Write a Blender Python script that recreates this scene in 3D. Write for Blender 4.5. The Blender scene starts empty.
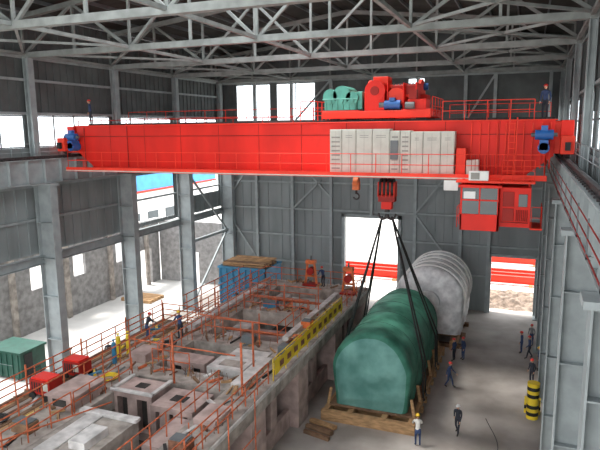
import bpy, math, random
from mathutils import Vector, Matrix, noise
random.seed(7)
V=Vector
H=17.0
# ------------------------------------------------------------------ materials
def mat(name,col,rough=0.7,metal=0.0,nscale=3.0,namt=0.15,bump=0.0,col2=None,detail=6,streak=None,spec=.5):
    m=bpy.data.materials.new(name); m.use_nodes=True
    nt=m.node_tree; b=nt.nodes["Principled BSDF"]
    b.inputs["Roughness"].default_value=rough; b.inputs["Metallic"].default_value=metal; b.inputs["Specular IOR Level"].default_value=spec
    tc=nt.nodes.new("ShaderNodeTexCoord"); n=nt.nodes.new("ShaderNodeTexNoise")
    n.inputs["Scale"].default_value=nscale; n.inputs["Detail"].default_value=detail
    if streak:
        mp=nt.nodes.new("ShaderNodeMapping"); mp.inputs["Scale"].default_value=streak
        nt.links.new(tc.outputs["Object"],mp.inputs[0]); nt.links.new(mp.outputs[0],n.inputs["Vector"])
    else: nt.links.new(tc.outputs["Object"],n.inputs["Vector"])
    r=nt.nodes.new("ShaderNodeValToRGB")
    c1=tuple(max(0,c*(1-namt)) for c in col)+(1,)
    c2=(tuple(min(1,c*(1+namt)) for c in col) if col2 is None else col2)+(1,)
    r.color_ramp.elements[0].color=c1; r.color_ramp.elements[1].color=c2
    r.color_ramp.elements[0].position=0.35; r.color_ramp.elements[1].position=0.65
    nt.links.new(n.outputs["Fac"],r.inputs[0]); nt.links.new(r.outputs[0],b.inputs["Base Color"])
    if bump>0:
        bp=nt.nodes.new("ShaderNodeBump"); bp.inputs["Strength"].default_value=bump
        nt.links.new(n.outputs["Fac"],bp.inputs["Height"]); nt.links.new(bp.outputs[0],b.inputs["Normal"])
    return m
M={}
M['steel']=mat("painted_grey_steel",(0.31,0.345,0.35),.6,0,1.5,.12,spec=.3)
M['steel_d']=mat("dark_grey_steel",(0.13,0.145,0.15),.6,0,1.5,.15)
M['truss']=mat("truss_paint",(0.25,0.27,0.26),.6,0,1.5,.18,spec=.3)
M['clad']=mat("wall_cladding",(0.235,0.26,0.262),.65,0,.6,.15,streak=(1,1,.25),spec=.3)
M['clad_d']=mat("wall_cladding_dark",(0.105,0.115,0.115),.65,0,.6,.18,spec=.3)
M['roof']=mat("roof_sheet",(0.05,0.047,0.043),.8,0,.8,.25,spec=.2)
M['floor']=mat("concrete_floor",(0.31,0.275,0.245),.85,0,.28,.22,.15,col2=(0.46,0.42,0.385),detail=12)
M['annexf']=mat("sunlit_concrete",(0.55,0.53,0.50),.9,0,.3,.15,.1,detail=12)  # annex floor: sunlight put into the colour as a brighter concrete
M['ground']=mat("outdoor_ground",(0.66,0.63,0.59),.95,0,.15,.12)
M['rubble']=mat("rubble_earth",(0.23,0.17,0.13),.95,0,2.5,.45,.4,detail=10)
M['conc']=mat("raw_concrete",(0.345,0.305,0.27),.9,0,1.6,.35,.25,detail=12)
M['conc_l']=mat("pale_concrete",(0.55,0.53,0.51),.9,0,1.8,.25,.15,detail=10)
M['pink']=mat("pinkish_formwork_concrete",(0.42,0.315,0.285),.9,0,1.4,.25,.1,detail=10)
M['masonry']=mat("masonry",(0.27,0.26,0.255),.9,0,2.,.25,.2)
M['red']=mat("crane_red",(0.70,0.024,0.014),.5,0,.5,.16,spec=.25,streak=(1,1,.4),detail=10)
M['red_b']=mat("crane_red_bright",(0.80,0.05,0.025),.5,0,.8,.12,spec=.25)
M['red_d']=mat("crane_red_dark",(0.34,0.018,0.012),.5,0,1,.15,spec=.25)
M['blue']=mat("motor_blue",(0.02,0.12,0.38),.45,0,2,.1)
M['teal']=mat("gear_teal",(0.09,0.38,0.30),.5,0,2,.15)
M['cream']=mat("cabinet_cream",(0.53,0.52,0.46),.55,0,2,.07)
M['cgrey']=mat("cabinet_grille",(0.27,0.26,0.235),.6,0,2,.1)
M['white']=mat("white_paint",(0.75,0.75,0.73),.5,0,2,.05)
M['black']=mat("black_rubber",(0.015,0.015,0.015),.6,0,5,.3)
M['rope']=mat("steel_wire_rope",(0.05,0.045,0.045),.6,.3,8,.3)
M['tarp']=mat("green_tarpaulin",(0.035,0.165,0.11),.65,0,.9,.25,.2,col2=(0.075,0.26,0.185),detail=10,spec=.3)
M['tarp2']=mat("pale_tarpaulin",(0.10,0.27,0.235),.65,0,.9,.2,.2,col2=(0.17,0.36,0.32),detail=10,spec=.3)  # paler, bluer green for the two end faces
M['foil']=mat("silver_wrap",(0.66,0.68,0.69),.45,0,1.5,.2,.5,col2=(.88,.9,.9),detail=8)
M['wood']=mat("timber",(0.42,0.25,0.12),.8,0,2,.3,streak=(1,.2,4))
M['wood_d']=mat("old_timber",(0.20,0.115,0.065),.85,0,2,.3)
M['oran']=mat("scaffold_orange",(0.50,0.12,0.045),.65,0,4,.35)
M['oran2']=mat("machine_orange",(0.68,0.16,0.04),.55,0,4,.2)
M['rust']=mat("rusty_steel",(0.19,0.085,0.05),.85,0,5,.4)
M['yel']=mat("safety_yellow",(0.80,0.58,0.03),.55,0,2,.1)
M['dgreen']=mat("dark_green_paint",(0.012,0.07,0.05),.5,0,2,.2)
M['cblue']=mat("container_blue",(0.03,0.19,0.34),.5,0,1.5,.25)
M['skyblue']=mat("blue_sheet",(0.05,0.30,0.65),.5,0,1,.1)
M['skin']=mat("skin",(0.50,0.28,0.18),.6,0,5,.05)
M['hair']=mat("dark_hair",(0.01,0.01,0.01),.6,0,9,.2)
M['denim']=mat("work_blue",(0.035,0.06,0.14),.85,0,6,.2)
M['navy']=mat("dark_workwear",(0.025,0.028,0.04),.85,0,6,.2)
M['wshirt']=mat("white_shirt",(0.65,0.63,0.58),.85,0,6,.08)
M['gshirt']=mat("grey_shirt",(0.22,0.22,0.22),.85,0,6,.15)
M['boot']=mat("boots",(0.02,0.015,0.01),.7,0,6,.2)
M['hred']=mat("helmet_red",(0.65,0.03,0.02),.35,0,6,.03)
M['hyel']=mat("helmet_yellow",(0.8,0.5,0.03),.35,0,6,.03)
M['hwhite']=mat("helmet_white",(0.75,0.75,0.75),.35,0,6,.03)
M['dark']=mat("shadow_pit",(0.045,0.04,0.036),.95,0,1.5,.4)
M['glassd']=mat("cab_glass",(0.05,0.07,0.08),.12,0,1,.1)
def pane():
    m=bpy.data.materials.new("window_glass"); m.use_nodes=True; nt=m.node_tree; nt.nodes.clear()
    o=nt.nodes.new("ShaderNodeOutputMaterial"); mx=nt.nodes.new("ShaderNodeMixShader")
    t=nt.nodes.new("ShaderNodeBsdfTransparent"); g=nt.nodes.new("ShaderNodeBsdfGlossy")
    t.inputs[0].default_value=(.96,.98,.98,1); g.inputs["Roughness"].default_value=.1; mx.inputs[0].default_value=.05
    nt.links.new(t.outputs[0],mx.inputs[1]); nt.links.new(g.outputs[0],mx.inputs[2]); nt.links.new(mx.outputs[0],o.inputs[0])
    return m
M['pane']=pane()
# ------------------------------------------------------------------ mesh builder
class MB:
    def __init__(s): s.v=[];s.f=[];s.m=[];s.mats=[];s.s=[]
    def mi(s,k):
        if k not in s.mats: s.mats.append(k)
        return s.mats.index(k)
    def add(s,vs,fs,k,smooth=False):
        o=len(s.v); s.v+=[tuple(p) for p in vs]; i=s.mi(k)
        for f in fs: s.f.append([a+o for a in f]); s.m.append(i); s.s.append(smooth)
    def box(s,x0,x1,y0,y1,z0,z1,k):
        vs=[(x0,y0,z0),(x1,y0,z0),(x1,y1,z0),(x0,y1,z0),(x0,y0,z1),(x1,y0,z1),(x1,y1,z1),(x0,y1,z1)]
        s.add(vs,[(0,3,2,1),(4,5,6,7),(0,1,5,4),(1,2,6,5),(2,3,7,6),(3,0,4,7)],k)
    def frame(s,p,q):
        p=V(p);q=V(q);d=(q-p).normalized()
        up=V((0,0,1)) if abs(d.z)<.99 else V((0,1,0))
        a=d.cross(up).normalized(); b=a.cross(d).normalized()
        return p,q,a,b
    def beam(s,p,q,w,h,k):
        p,q,a,b=s.frame(p,q); vs=[]
        for c in (p,q):
            for i,j in ((-1,-1),(1,-1),(1,1),(-1,1)): vs.append(c+a*w/2*i+b*h/2*j)
        s.add(vs,[(3,2,1,0),(4,5,6,7),(0,1,5,4),(1,2,6,5),(2,3,7,6),(3,0,4,7)],k)
    def ibeam(s,p,q,w,h,k,t=.04):
        p,q,a,b=s.frame(p,q)
        s.beam(p+b*(h/2-t/2),q+b*(h/2-t/2),w,t,k); s.beam(p-b*(h/2-t/2),q-b*(h/2-t/2),w,t,k); s.beam(p,q,t,h-2*t,k)
    def hcol(s,x0,x1,y,w,z0,z1,k,t=.05):
        s.box(x0,x0+t,y-w/2,y+w/2,z0,z1,k); s.box(x1-t,x1,y-w/2,y+w/2,z0,z1,k); s.box(x0+t,x1-t,y-t/2,y+t/2,z0,z1,k)
    def cyl(s,p,q,r,k,n=10,r2=None,caps=True,smooth=True):
        r2=r if r2 is None else r2
        p,q,a,b=s.frame(p,q); vs=[]
        for c,rr in ((p,r),(q,r2)):
            for i in range(n):
                t=2*math.pi*i/n; vs.append(c+a*math.cos(t)*rr+b*math.sin(t)*rr)
        s.add(vs,[(i,(i+1)%n,n+(i+1)%n,n+i) for i in range(n)],k,smooth)
        if caps: s.add(vs,[tuple(range(n))[::-1],tuple(range(n,2*n))],k)
    def ell(s,c,r,k,nu=14,nv=8,v0=-1.0,v1=1.0,rot=None):
        vs=[];fs=[]
        for j in range(nv+1):
            ph=math.pi/2*(v0+(v1-v0)*j/nv)
            for i in range(nu):
                t=2*math.pi*i/nu; p=V((math.cos(t)*math.cos(ph)*r[0],math.sin(t)*math.cos(ph)*r[1],math.sin(ph)*r[2]))
                if rot: p=rot@p
                vs.append(V(c)+p)
        for j in range(nv):
            for i in range(nu): fs.append((j*nu+i,j*nu+(i+1)%nu,(j+1)*nu+(i+1)%nu,(j+1)*nu+i))
        s.add(vs,fs,k,True)
    def tube(s,pts,r,k,n=6):
        for a,b in zip(pts[:-1],pts[1:]): s.cyl(a,b,r,k,n,caps=False)
    def rail(s,pts,h,k,sp=1.5,levels=(1.0,.5),r=.025,kp=None,close=False):
        pts=[V(p) for p in pts]
        if close: pts.append(pts[0])
        for a,b in zip(pts[:-1],pts[1:]):
            L=(b-a).length; n=max(1,round(L/sp))
            for i in range(n+1):
                c=a.lerp(b,i/n); s.cyl(c,c+V((0,0,h)),r,kp or k,6,caps=False)
            for l in levels: s.cyl(a+V((0,0,h*l)),b+V((0,0,h*l)),r,k,6,caps=False)
    def build(s,name,parent=None,bevel=0):
        me=bpy.data.meshes.new(name); me.from_pydata(s.v,[],s.f)
        for k in s.mats: me.materials.append(M[k])
        me.polygons.foreach_set("material_index",s.m); me.polygons.foreach_set("use_smooth",s.s); me.update()
        ob=bpy.data.objects.new(name,me); bpy.context.scene.collection.objects.link(ob)
        if parent: ob.parent=parent
        if bevel:
            b=ob.modifiers.new("bevel","BEVEL"); b.width=bevel; b.segments=1; b.limit_method='ANGLE'
        return ob
def empty(name):
    e=bpy.data.objects.new(name,None); bpy.context.scene.collection.objects.link(e); return e
def grid_wall(mb,axis,pos,th,u0,u1,z0,z1,ops,k,rib=None,ribside=-1,kr=None,ribw=.12,ribd=.06):
    us=sorted(set([u0,u1]+[min(max(c,u0),u1) for o in ops for c in o[:2]])); zs=sorted(set([z0,z1]+[min(max(c,z0),z1) for o in ops for c in o[2:]]))
    def inside(u,z): return any(o[0]<u<o[1] and o[2]<z<o[3] for o in ops)
    for a,b in zip(us[:-1],us[1:]):
        run=None
        for c,d in list(zip(zs[:-1],zs[1:]))+[(None,None)]:
            solid = c is not None and not inside((a+b)/2,(c+d)/2)
            if solid: run=(run[0],d) if run else (c,d)
            elif run:
                if axis=='x': mb.box(a,b,pos,pos+th,run[0],run[1],k)
                else: mb.box(pos,pos+th,a,b,run[0],run[1],k)
                if rib:
                    n=int((b-a)/rib)
                    for i in range(n):
                        c0=a+(i+.5)*(b-a)/n
                        if axis=='x': mb.box(c0-ribw/2,c0+ribw/2,pos-ribd,pos,run[0],run[1],kr or k)
                        else:
                            x=pos+th if ribside>0 else pos-ribd
                            mb.box(x,x+ribd,c0-ribw/2,c0+ribw/2,run[0],run[1],kr or k)
                run=None
# ------------------------------------------------------------------ shell
YB=54.5; XL=-30.2; XR=2.7; Y0=-4.0
COLY=[54.0,45.7,37.4,29.1,20.8,12.5,4.2]
mb=MB(); mb.box(-30.6,XR+.2,Y0,YB+.3,-.3,0,'floor'); mb.box(-39,-30.6,Y0,YB+.3,-.3,0,'annexf'); mb.build("floor")
mb=MB(); mb.box(-260,240,-160,320,-.6,-.31,'ground'); mb.build("ground")
XC=(XL+XR)/2
def zr(x,base=23.9,rise=1.9): return base+rise*(1-abs(x-XC)/((XR-XL)/2))
# back wall
mb=MB()
wins=[(-28.3,-24.4,17.7,21.4),(-23.8,-19.6,17.7,21.4),(-10.6,-9.0,18.6,21.4)]
drs=[(-16.5,-11.2,0,8.3),(-2.6,1.1,0,5.3)]
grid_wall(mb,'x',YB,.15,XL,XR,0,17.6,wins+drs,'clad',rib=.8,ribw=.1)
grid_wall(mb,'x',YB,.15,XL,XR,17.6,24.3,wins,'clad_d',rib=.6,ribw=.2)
g0=24.3
pr=[(XL,g0),(XR,g0),(XR,zr(XR)+.5),(XC,zr(XC)+.5),(XL,zr(XL)+.5)]
vs=[(x,YB,z) for x,z in pr]+[(x,YB+.15,z) for x,z in pr]
mb.add(vs,[(0,1,2,3,4),(9,8,7,6,5)]+[(i,i+5,(i+1)%5+5,(i+1)%5) for i in range(5)],'clad_d')
wx=[XL+.3,-26,-22,-17.9,-13.8,-9.6,-5.4,-2.9,1.5]
for x in wx:
    z0=0
    if -16.4<x<-11.3: z0=8.6
    mb.beam((x,YB-.3,z0),(x,YB-.3,21.7),.28,.32,'steel')
for z in (3.4,6.2,8.9,11.6,14.4,17.3,21.5):
    segs=[(XL,XR)]
    if z<5.5: segs=[(XL,-16.7),(-11,-2.8),(1.3,XR)]
    elif z<8.5: segs=[(XL,-16.7),(-11,XR)]
    for a,b in segs: mb.beam((a,YB-.18,z),(b,YB-.18,z),.2,.16,'steel')
def brace(x0,x1,z0,z1):
    mb.beam((x0,YB-.4,z0),(x1,YB-.4,z1),.14,.16,'steel')
brace(-22,-19,8.9,11.8);brace(-22,-17.9,14.4,10.2);brace(-29.9,-26,8.9,14.4);brace(-26,-29.9,3.4,8.9)
brace(-9.6,-5.4,8.9,14.4);brace(-5.4,-9.6,3.4,8.9);brace(-5.4,-2.9,8.9,11.6)
brace(-22,-17.9,17.3,21.5);brace(-13.8,-9.6,21.5,17.3);brace(-5.4,-2.9,17.3,21.5)
mb.box(-16.8,-16.5,YB-.35,YB+.15,0,8.6,'steel');mb.box(-11.2,-10.9,YB-.35,YB+.15,0,8.6,'steel');mb.box(-16.8,-10.9,YB-.35,YB+.15,8.3,8.6,'steel')
mb.box(-2.85,-2.6,YB-.3,YB+.15,0,5.5,'steel');mb.box(-2.85,1.3,YB-.3,YB+.15,5.3,5.55,'steel')
mb.build("wall_back")
n=1
def window(axis,pos,u0,u1,z0,z1,nu,nz,k='steel_d'):
    global n
    w=MB()
    def bx(a,b,c,d,t=.06,k=k,o=0):
        if axis=='x': w.box(a,b,pos-t/2+o,pos+t/2+o,c,d,k)
        else: w.box(pos-t/2+o,pos+t/2+o,a,b,c,d,k)
    for i in range(nu+1):
        c=u0+(u1-u0)*i/nu; c=min(max(c,u0+.05),u1-.05); bx(c-.04,c+.04,z0,z1)
    for j in range(nz+1):
        c=z0+(z1-z0)*j/nz; c=min(max(c,z0+.05),z1-.05); bx(u0,u1,c-.04,c+.04,.058)
    bx(u0,u1,z0,z1,.01,'pane')
    w.build("window_%d"%n); n+=1
for a in wins: window('x',YB+.07,a[0],a[1],a[2],a[3],2 if a[1]-a[0]>2 else 1,1)
# left wall
mb=MB()
ys=COLY[::-1]
ops=[]
for i,(a,b) in enumerate(zip(ys[:-1],ys[1:])):
    ops.append((a+.3,b-.3,15.9,18.0))
lowops=[(37.7,45.4,9.2,13.2),(46,53.7,10.6,13.2)]
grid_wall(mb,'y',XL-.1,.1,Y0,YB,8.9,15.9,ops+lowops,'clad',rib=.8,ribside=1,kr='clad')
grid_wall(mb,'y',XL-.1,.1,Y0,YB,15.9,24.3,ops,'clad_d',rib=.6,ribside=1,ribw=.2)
mb.ibeam((XL+.35,Y0,8.5),(XL+.35,YB,8.5),.35,.6,'steel')
for z in (11.2,13.4,18.1,20.2,21.6):
    mb.beam((XL+.12,Y0,z),(XL+.12,YB-.1,z),.18,.16,'steel')
mb.build("wall_left")
mb=MB()
mb.beam((-29.2,46,13.2),(-29.2,53.4,6.5),.16,.16,'steel'); mb.beam((-29.2,46,.3),(-29.2,53.4,6.5),.16,.16,'steel')
mb.beam((-29.2,45.9,6.5),(-29.2,53.5,6.5),.25,.25,'steel')
mb.build("column_cross_bracing")
for a,b in zip(ys[:-1],ys[1:]):
    window('y',XL-.05,a+.3,b-.3,15.9,18.0,4,1)
# right wall
mb=MB()
rops=[(a+.6,b-.6,15.9,18.6) for a,b in zip(ys[:-1],ys[1:])]
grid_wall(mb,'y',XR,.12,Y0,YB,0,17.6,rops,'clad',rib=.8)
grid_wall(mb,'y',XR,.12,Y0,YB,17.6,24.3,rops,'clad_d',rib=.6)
for z in (3,6,9,12,15.6,18.8,21.6):
    mb.beam((XR-.07,Y0,z),(XR-.07,YB-.1,z),.14,.14,'steel')
mb.build("wall_right")
for o in rops: window('y',XR+.06,o[0],o[1],o[2],o[3],5,2)
# annex: unfinished masonry side bay
mb=MB()
grid_wall(mb,'y',-38.9,.3,Y0,YB,0,6.9,[(y,y+1.6,3.6,5.6) for y in (8,14,20,26,31,36,41,47)]+[(50,53,0,4)],'masonry')
for y in range(-2,56,6): mb.box(-38.6,-38.35,y-.25,y+.25,0,7.1,'conc')
mb.box(-38.9,-38.5,Y0,YB,6.9,7.2,'conc_l')
mb.build("wall_annex")
mb=MB(); grid_wall(mb,'x',YB,.25,-38.5,XL-.2,0,6.9,[(-36,-33.5,0,3.5)],'masonry'); mb.build("wall_annex_end")
# roof
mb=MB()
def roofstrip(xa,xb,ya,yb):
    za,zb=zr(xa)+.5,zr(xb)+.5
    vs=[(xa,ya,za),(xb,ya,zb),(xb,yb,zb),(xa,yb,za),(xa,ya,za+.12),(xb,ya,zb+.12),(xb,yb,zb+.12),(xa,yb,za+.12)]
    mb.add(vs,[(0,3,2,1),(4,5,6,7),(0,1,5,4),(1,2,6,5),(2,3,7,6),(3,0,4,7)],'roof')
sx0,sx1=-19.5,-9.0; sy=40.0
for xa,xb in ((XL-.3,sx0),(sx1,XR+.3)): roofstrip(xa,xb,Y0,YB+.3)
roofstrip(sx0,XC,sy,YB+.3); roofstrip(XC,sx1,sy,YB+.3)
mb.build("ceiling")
mb=MB()
x=XL+.6
while x<XR-.2:
    mb.beam((x,Y0,zr(x)+.38),(x,YB-.1,zr(x)+.38),.1,.22,'steel_d'); x+=1.9
mb.build("roof_purlins")
NP=8
for ci,y in enumerate(COLY):
    if ci==0: y=53.7
    t=MB(); xs=[XL+.1+(XR-XL-.2)*i/NP for i in range(NP+1)]
    zb=21.7
    t.beam((xs[0],y,zb),(xs[-1],y,zb),.4,.34,'truss')
    for i in range(NP):
        a=V((xs[i],y,zr(xs[i])+.12)); b=V((xs[i+1],y,zr(xs[i+1])+.12))
        t.beam(a,b,.34,.28,'truss')
        if i%2==0: t.beam((xs[i],y,zb),b,.16,.16,'truss')
        else: t.beam(a,(xs[i+1],y,zb),.16,.16,'truss')
    for i in range(NP+1): t.beam((xs[i],y,zb),(xs[i],y,zr(xs[i])+.1),.14,.14,'truss')
    t.build("roof_truss")
mb=MB()
for i in (0,2,4,6,8): mb.beam((min(max(xs[i],XL+.4),XR-.4),Y0,21.75),(min(max(xs[i],XL+.4),XR-.4),YB-.5,21.75),.18,.18,'truss')
for a,b in zip(ys[:-1],ys[1:]):
    for i in (0,6):
        mb.beam((xs[i],a,21.8),(xs[i+2],b,21.8),.13,.13,'truss'); mb.beam((xs[i+2],a,21.8),(xs[i],b,21.8),.13,.13,'truss')
mb.build("roof_bracing")
# columns
for y in COLY:
    yy=y if y<54 else 53.8
    c=MB(); c.hcol(-29.9,-28.55,yy,.62,0,13.6,'steel'); c.hcol(-30.05,-29.6,yy,.45,13.6,21.6,'steel')
    c.box(-30.05,-28.4,yy-.4,yy+.4,13.45,13.62,'steel'); c.box(-30.05,-28.3,yy-.6,yy+.6,0,.08,'steel')
    for z in (3,6,8.6,11): c.box(-29.85,-28.6,yy-.3,yy+.3,z,z+.04,'steel')
    c.build("steel_column")
    c=MB(); c.hcol(1.3,2.5,yy,.6,0,13.6,'steel'); c.hcol(2.2,2.55,yy,.45,13.6,21.6,'steel')
    c.box(1.15,2.55,yy-.4,yy+.4,13.45,13.62,'steel'); c.box(1.1,2.55,yy-.6,yy+.6,0,.08,'steel')
    for z in (3,6,9,11.5): c.box(1.35,2.45,yy-.29,yy+.29,z,z+.04,'steel')
    c.build("steel_column")
# runway girders
ZR=15.4
for sx,rx,inner in ((-1,-29.1,1),(1,1.75,-1)):
    g=MB(); g.ibeam((rx,Y0,(13.63+15.2)/2),(rx,YB-.6,(13.63+15.2)/2),.55,1.57,'steel',t=.05)
    yk=Y0+.7
    while yk<YB-1: g.box(rx-.24,rx+.24,yk-.015,yk+.015,13.68,15.14,'steel'); yk+=1.4
    g.box(rx-.06,rx+.06,Y0,YB-.6,15.2,ZR,'rope')
    yk=Y0+.4
    while yk<YB-1:
        for s_ in (-1,1): g.box(rx+s_*.13-.05,rx+s_*.13+.05,yk-.06,yk+.06,15.2,15.27,'rope')
        yk+=.7
    a,b=(2.03,2.18) if sx>0 else (-29.58,-29.38)
    g.box(a,b,Y0,YB-.6,15.05,15.12,'steel_d')
    g.rail([((a+b)/2+.05*sx,Y0+.1,15.12),((a+b)/2+.05*sx,YB-.8,15.12)],1.05,'steel',sp=2.07,r=.02)
    g.build("crane_runway_girder")
mb=MB()
for z in (14.9,14.55,14.2):
    mb.cyl((1.3,Y0,z),(1.3,YB-1,z),.02,'red_d',6)
yk=Y0+1
while yk<YB-2:
    mb.box(1.28,1.46,yk-.03,yk+.03,14.1,14.16,'steel'); mb.box(1.28,1.32,yk-.03,yk+.03,14.1,15.0,'steel_d'); yk+=2.8
mb.build("conductor_rail")
# ------------------------------------------------------------------ OVERHEAD CRANE
crane=empty("overhead_crane")
gz0,gz1=14.55,17.25
for nm,y0 in (("near_girder",31.7),("far_girder",35.6)):
    g=MB(); x0,x1=-28.6,1.2
    prof=[(x0,15.5),(x0+1.2,gz0),(x1-1.2,gz0),(x1,15.5),(x1,gz1),(x0,gz1)]
    vs=[(x,y0,z) for x,z in prof]+[(x,y0+1.5,z) for x,z in prof]
    g.add(vs,[tuple(range(6)),tuple(range(11,5,-1))]+[(i,i+6,(i+1)%6+6,(i+1)%6) for i in range(6)],'red')
    g.box(x0-.1,x1+.1,y0-.12,y0+1.62,gz1,gz1+.06,'red_b')
    g.box(x0+1.2,x1-1.2,y0-.1,y0+1.6,gz0-.05,gz0,'red')
    g.box(x0+.2,x1-.2,y0-.04,y0,16.55,16.6,'red_d')
    for i in range(1,11): g.box(x0+i*2.72-.015,x0+i*2.72+.015,y0-.02,y0,gz0+.02,gz1,'red_d')
    for i in range(10): g.box(-2.8+i*.42,-2.74+i*.42,y0-.1,y0,gz0+.3,gz1-.1,'red_b')
    g.box(x0,x1,y0+(.3 if y0>34 else 1.1),y0+(.4 if y0>34 else 1.2),gz1+.06,gz1+.18,'rope')
    g.build(nm,crane,.02)
e=MB()
for rx in (-29.1,1.75):
    e.box(rx-.3,rx+.3,30.6,38.2,15.62,16.5,'red_b')
    e.box(rx-.3,rx+.3,31.6,33.4,16.5,17.25,'red'); e.box(rx-.3,rx+.3,35.4,37.2,16.5,17.25,'red')
    for y in (31.2,32.5,36.3,37.6):
        e.cyl((rx-.14,y,ZR+.32),(rx+.14,y,ZR+.32),.32,'rope',16)
    e.box(rx-.12,rx+.12,30.35,30.6,15.8,16.2,'black'); e.box(rx-.12,rx+.12,38.2,38.45,15.8,16.2,'black')
e.box(-28.8,-28.5,31.8,33.1,15.6,17.2,'red_b'); e.box(1.15,1.47,31.8,33.1,15.6,17.2,'red_b')
e.box(-28.8,-28.5,35.7,37,15.6,17.2,'red_b'); e.box(1.15,1.47,35.7,37,15.6,17.2,'red_b')
e.build("end_trucks",crane,.02)
mo=MB()
for x,d in ((-28.6,-1),(.7,1)):
    mo.cyl((x,30.9,15.9),(x,31.65,15.9),.27,'blue',16)
    mo.cyl((x-.42,31.1,16.55),(x+.42,31.1,16.55),.24,'blue',16); mo.box(x-.2,x+.2,30.9,31.6,15.8,16.3,'blue')
    mo.cyl((x-.6,31.1,16.55),(x+.6,31.1,16.55),.1,'steel_d',10)
    mo.box(x-.15,x+.15,30.98,31.25,16.75,17.0,'blue')
mo.build("travel_motors",crane)
w=MB()
w.box(-28.3,.9,30.15,31.6,14.42,14.5,'red_b')
for i in range(22):
    x=-28+i*1.36; w.beam((x,30.2,14.4),(x,31.7,14.4),.08,.14,'red')
w.box(-28.3,.9,30.1,30.14,14.35,14.62,'red_b')
w.box(-28.3,-2.5,30.05,30.09,14.38,14.44,'cream')
w.rail([(-28.2,31.6,14.5),(-28.2,30.2,14.5),(.8,30.2,14.5),(.8,31.6,14.5)],1.1,'red_b',sp=1.35,r=.022)
w.rail([(-28.5,37.15,17.3),(-11.8,37.15,17.3)],1.0,'red_b',sp=1.6,r=.022)
w.rail([(-4.6,37.15,17.3),(1.1,37.15,17.3)],1.0,'red_b',sp=1.2,r=.022)
w.rail([(-28.5,31.75,17.3),(-12.8,31.75,17.3)],.32,'red_d',sp=2,levels=(1,),r=.03)
w.rail([(-4.3,31.75,17.3),(.2,31.75,17.3)],1.0,'red_b',sp=1.1,r=.022)
for x in (-.9,-.55): w.cyl((x,30.35,14.5),(x,30.35,17.4),.03,'red_b',6)
for i in range(9): w.cyl((-.9,30.35,14.7+i*.3),(-.55,30.35,14.7+i*.3),.02,'red_b',6)
for i in range(9): w.cyl((-2.6+i*.18,30.2,14.5),(-2.6+i*.18,30.2,15.6),.015,'red_d',5)
for x in (-28,-24.5): w.cyl((x,31.66,14.5),(x,31.66,17.2),.03,'red_d',6)
w.build("bridge_walkway",crane)
c=MB()
def cabinet(x0,x1,y0,y1,z0,z1,kind):
    c.box(x0,x1,y0,y1,z0,z1,'cream')
    c.box(x0+.04,x1-.04,y0-.02,y0,z0+.05,z1-.05,'cream'); c.box((x0+x1)/2-.005,(x0+x1)/2+.005,y0-.03,y0-.02,z0+.1,z1-.1,'cgrey')
    if kind:
        for j in range(8): c.box(x0+.1,x1-.1,y0-.04,y0-.02,z0+.25+j*.24,z0+.33+j*.24,'cgrey')
    else:
        for j in range(2): c.box(x0+.2,x1-.2,y0-.03,y0-.02,z1-.45+j*.1,z1-.42+j*.1,'cgrey')
xs_=[-10.2,-9.5,-8.7,-7.8,-6.85,-6.3,-5.75,-5.1,-4.2,-3.5]
for i in range(9): cabinet(xs_[i]+.012,xs_[i+1]-.012,30.65,31.45,14.5,16.9 if i<4 else (16.8 if i in(4,5) else 16.75),i in (0,5,4))
c.box(-6.8,-6.4,30.55,30.65,15.3,16.3,'steel_d'); 
c.box(-2.9,-2.3,30.7,31.4,14.5,15.3,'cream'); c.box(-3.4,-2.95,30.7,31.4,14.5,15.9,'red_b')
c.build("electrical_cabinets",crane,.01)
# cab
k=MB()
cx0,cx1,cy0,cy1,cz0,cz1=-2.95,-1.15,28.9,30.9,12.0,14.2
k.box(cx0,cx1,cy0,cy1,cz0,cz0+.12,'red'); k.box(cx0-.1,cx1+.1,cy0-.1,cy1+.1,cz1-.12,cz1,'red')
for x in (cx0,cx1-.09):
    for y in (cy0,cy1-.09): k.box(x,x+.09,y,y+.09,cz0,cz1,'red')
k.box(cx0,cx1,cy0,cy0+.06,cz0+.1,cz0+.8,'red'); k.box(cx0,cx0+.06,cy0,cy1,cz0+.1,cz0+.8,'red'); k.box(cx1-.06,cx1,cy0,cy1,cz0+.1,cz1,'red'); k.box(cx0,cx1,cy1-.06,cy1,cz0,cz1,'red')
k.box(cx0+.03,cx1,cy0+.02,cy0+.04,cz0+.8,cz1-.1,'glassd'); k.box(cx0+.02,cx0+.04,cy0,cy1,cz0+.8,cz1-.1,'glassd')
k.box((cx0+cx1)/2-.03,(cx0+cx1)/2+.03,cy0-.01,cy0+.06,cz0+.8,cz1,'red'); k.box(cx0,cx1,cy0-.01,cy0+.06,cz0+1.45,cz0+1.52,'red')
k.box(cx0-.01,cx0+.06,(cy0+cy1)/2-.03,(cy0+cy1)/2+.03,cz0+.8,cz1,'red')
k.box(cx0+.15,cx0+.7,cy0+.0,cy0+.02,cz0+1.55,cz0+1.9,'white')
k.box(-1.15,.25,29.2,31.1,12.2,14.1,'red'); k.box(-1.0,-.5,29.16,29.2,13.2,13.9,'red_d'); k.box(-.3,.1,29.16,29.2,13.2,13.8,'glassd')
k.box(-1.05,.15,29.15,29.2,12.4,12.45,'red_d'); k.box(-1.0,-.5,29.15,29.2,12.5,13.1,'red_d')
for i in range(7): k.box(-.4+i*.08,-.36+i*.08,29.14,29.2,12.5,13.05,'red_d')
for x in (-2.9,-1.2,.15):
    for y in (29.6,31.0): k.box(x-.05,x+.05,y-.05,y+.05,14.1,14.45,'red')
k.box(-3.2,.4,29.0,31.2,14.3,14.4,'red_b')
k.box(-2.6,-1.7,28.95,29.5,14.42,14.85,'white'); k.box(-2.5,-2.1,28.93,28.95,14.48,14.8,'cgrey')
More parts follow.
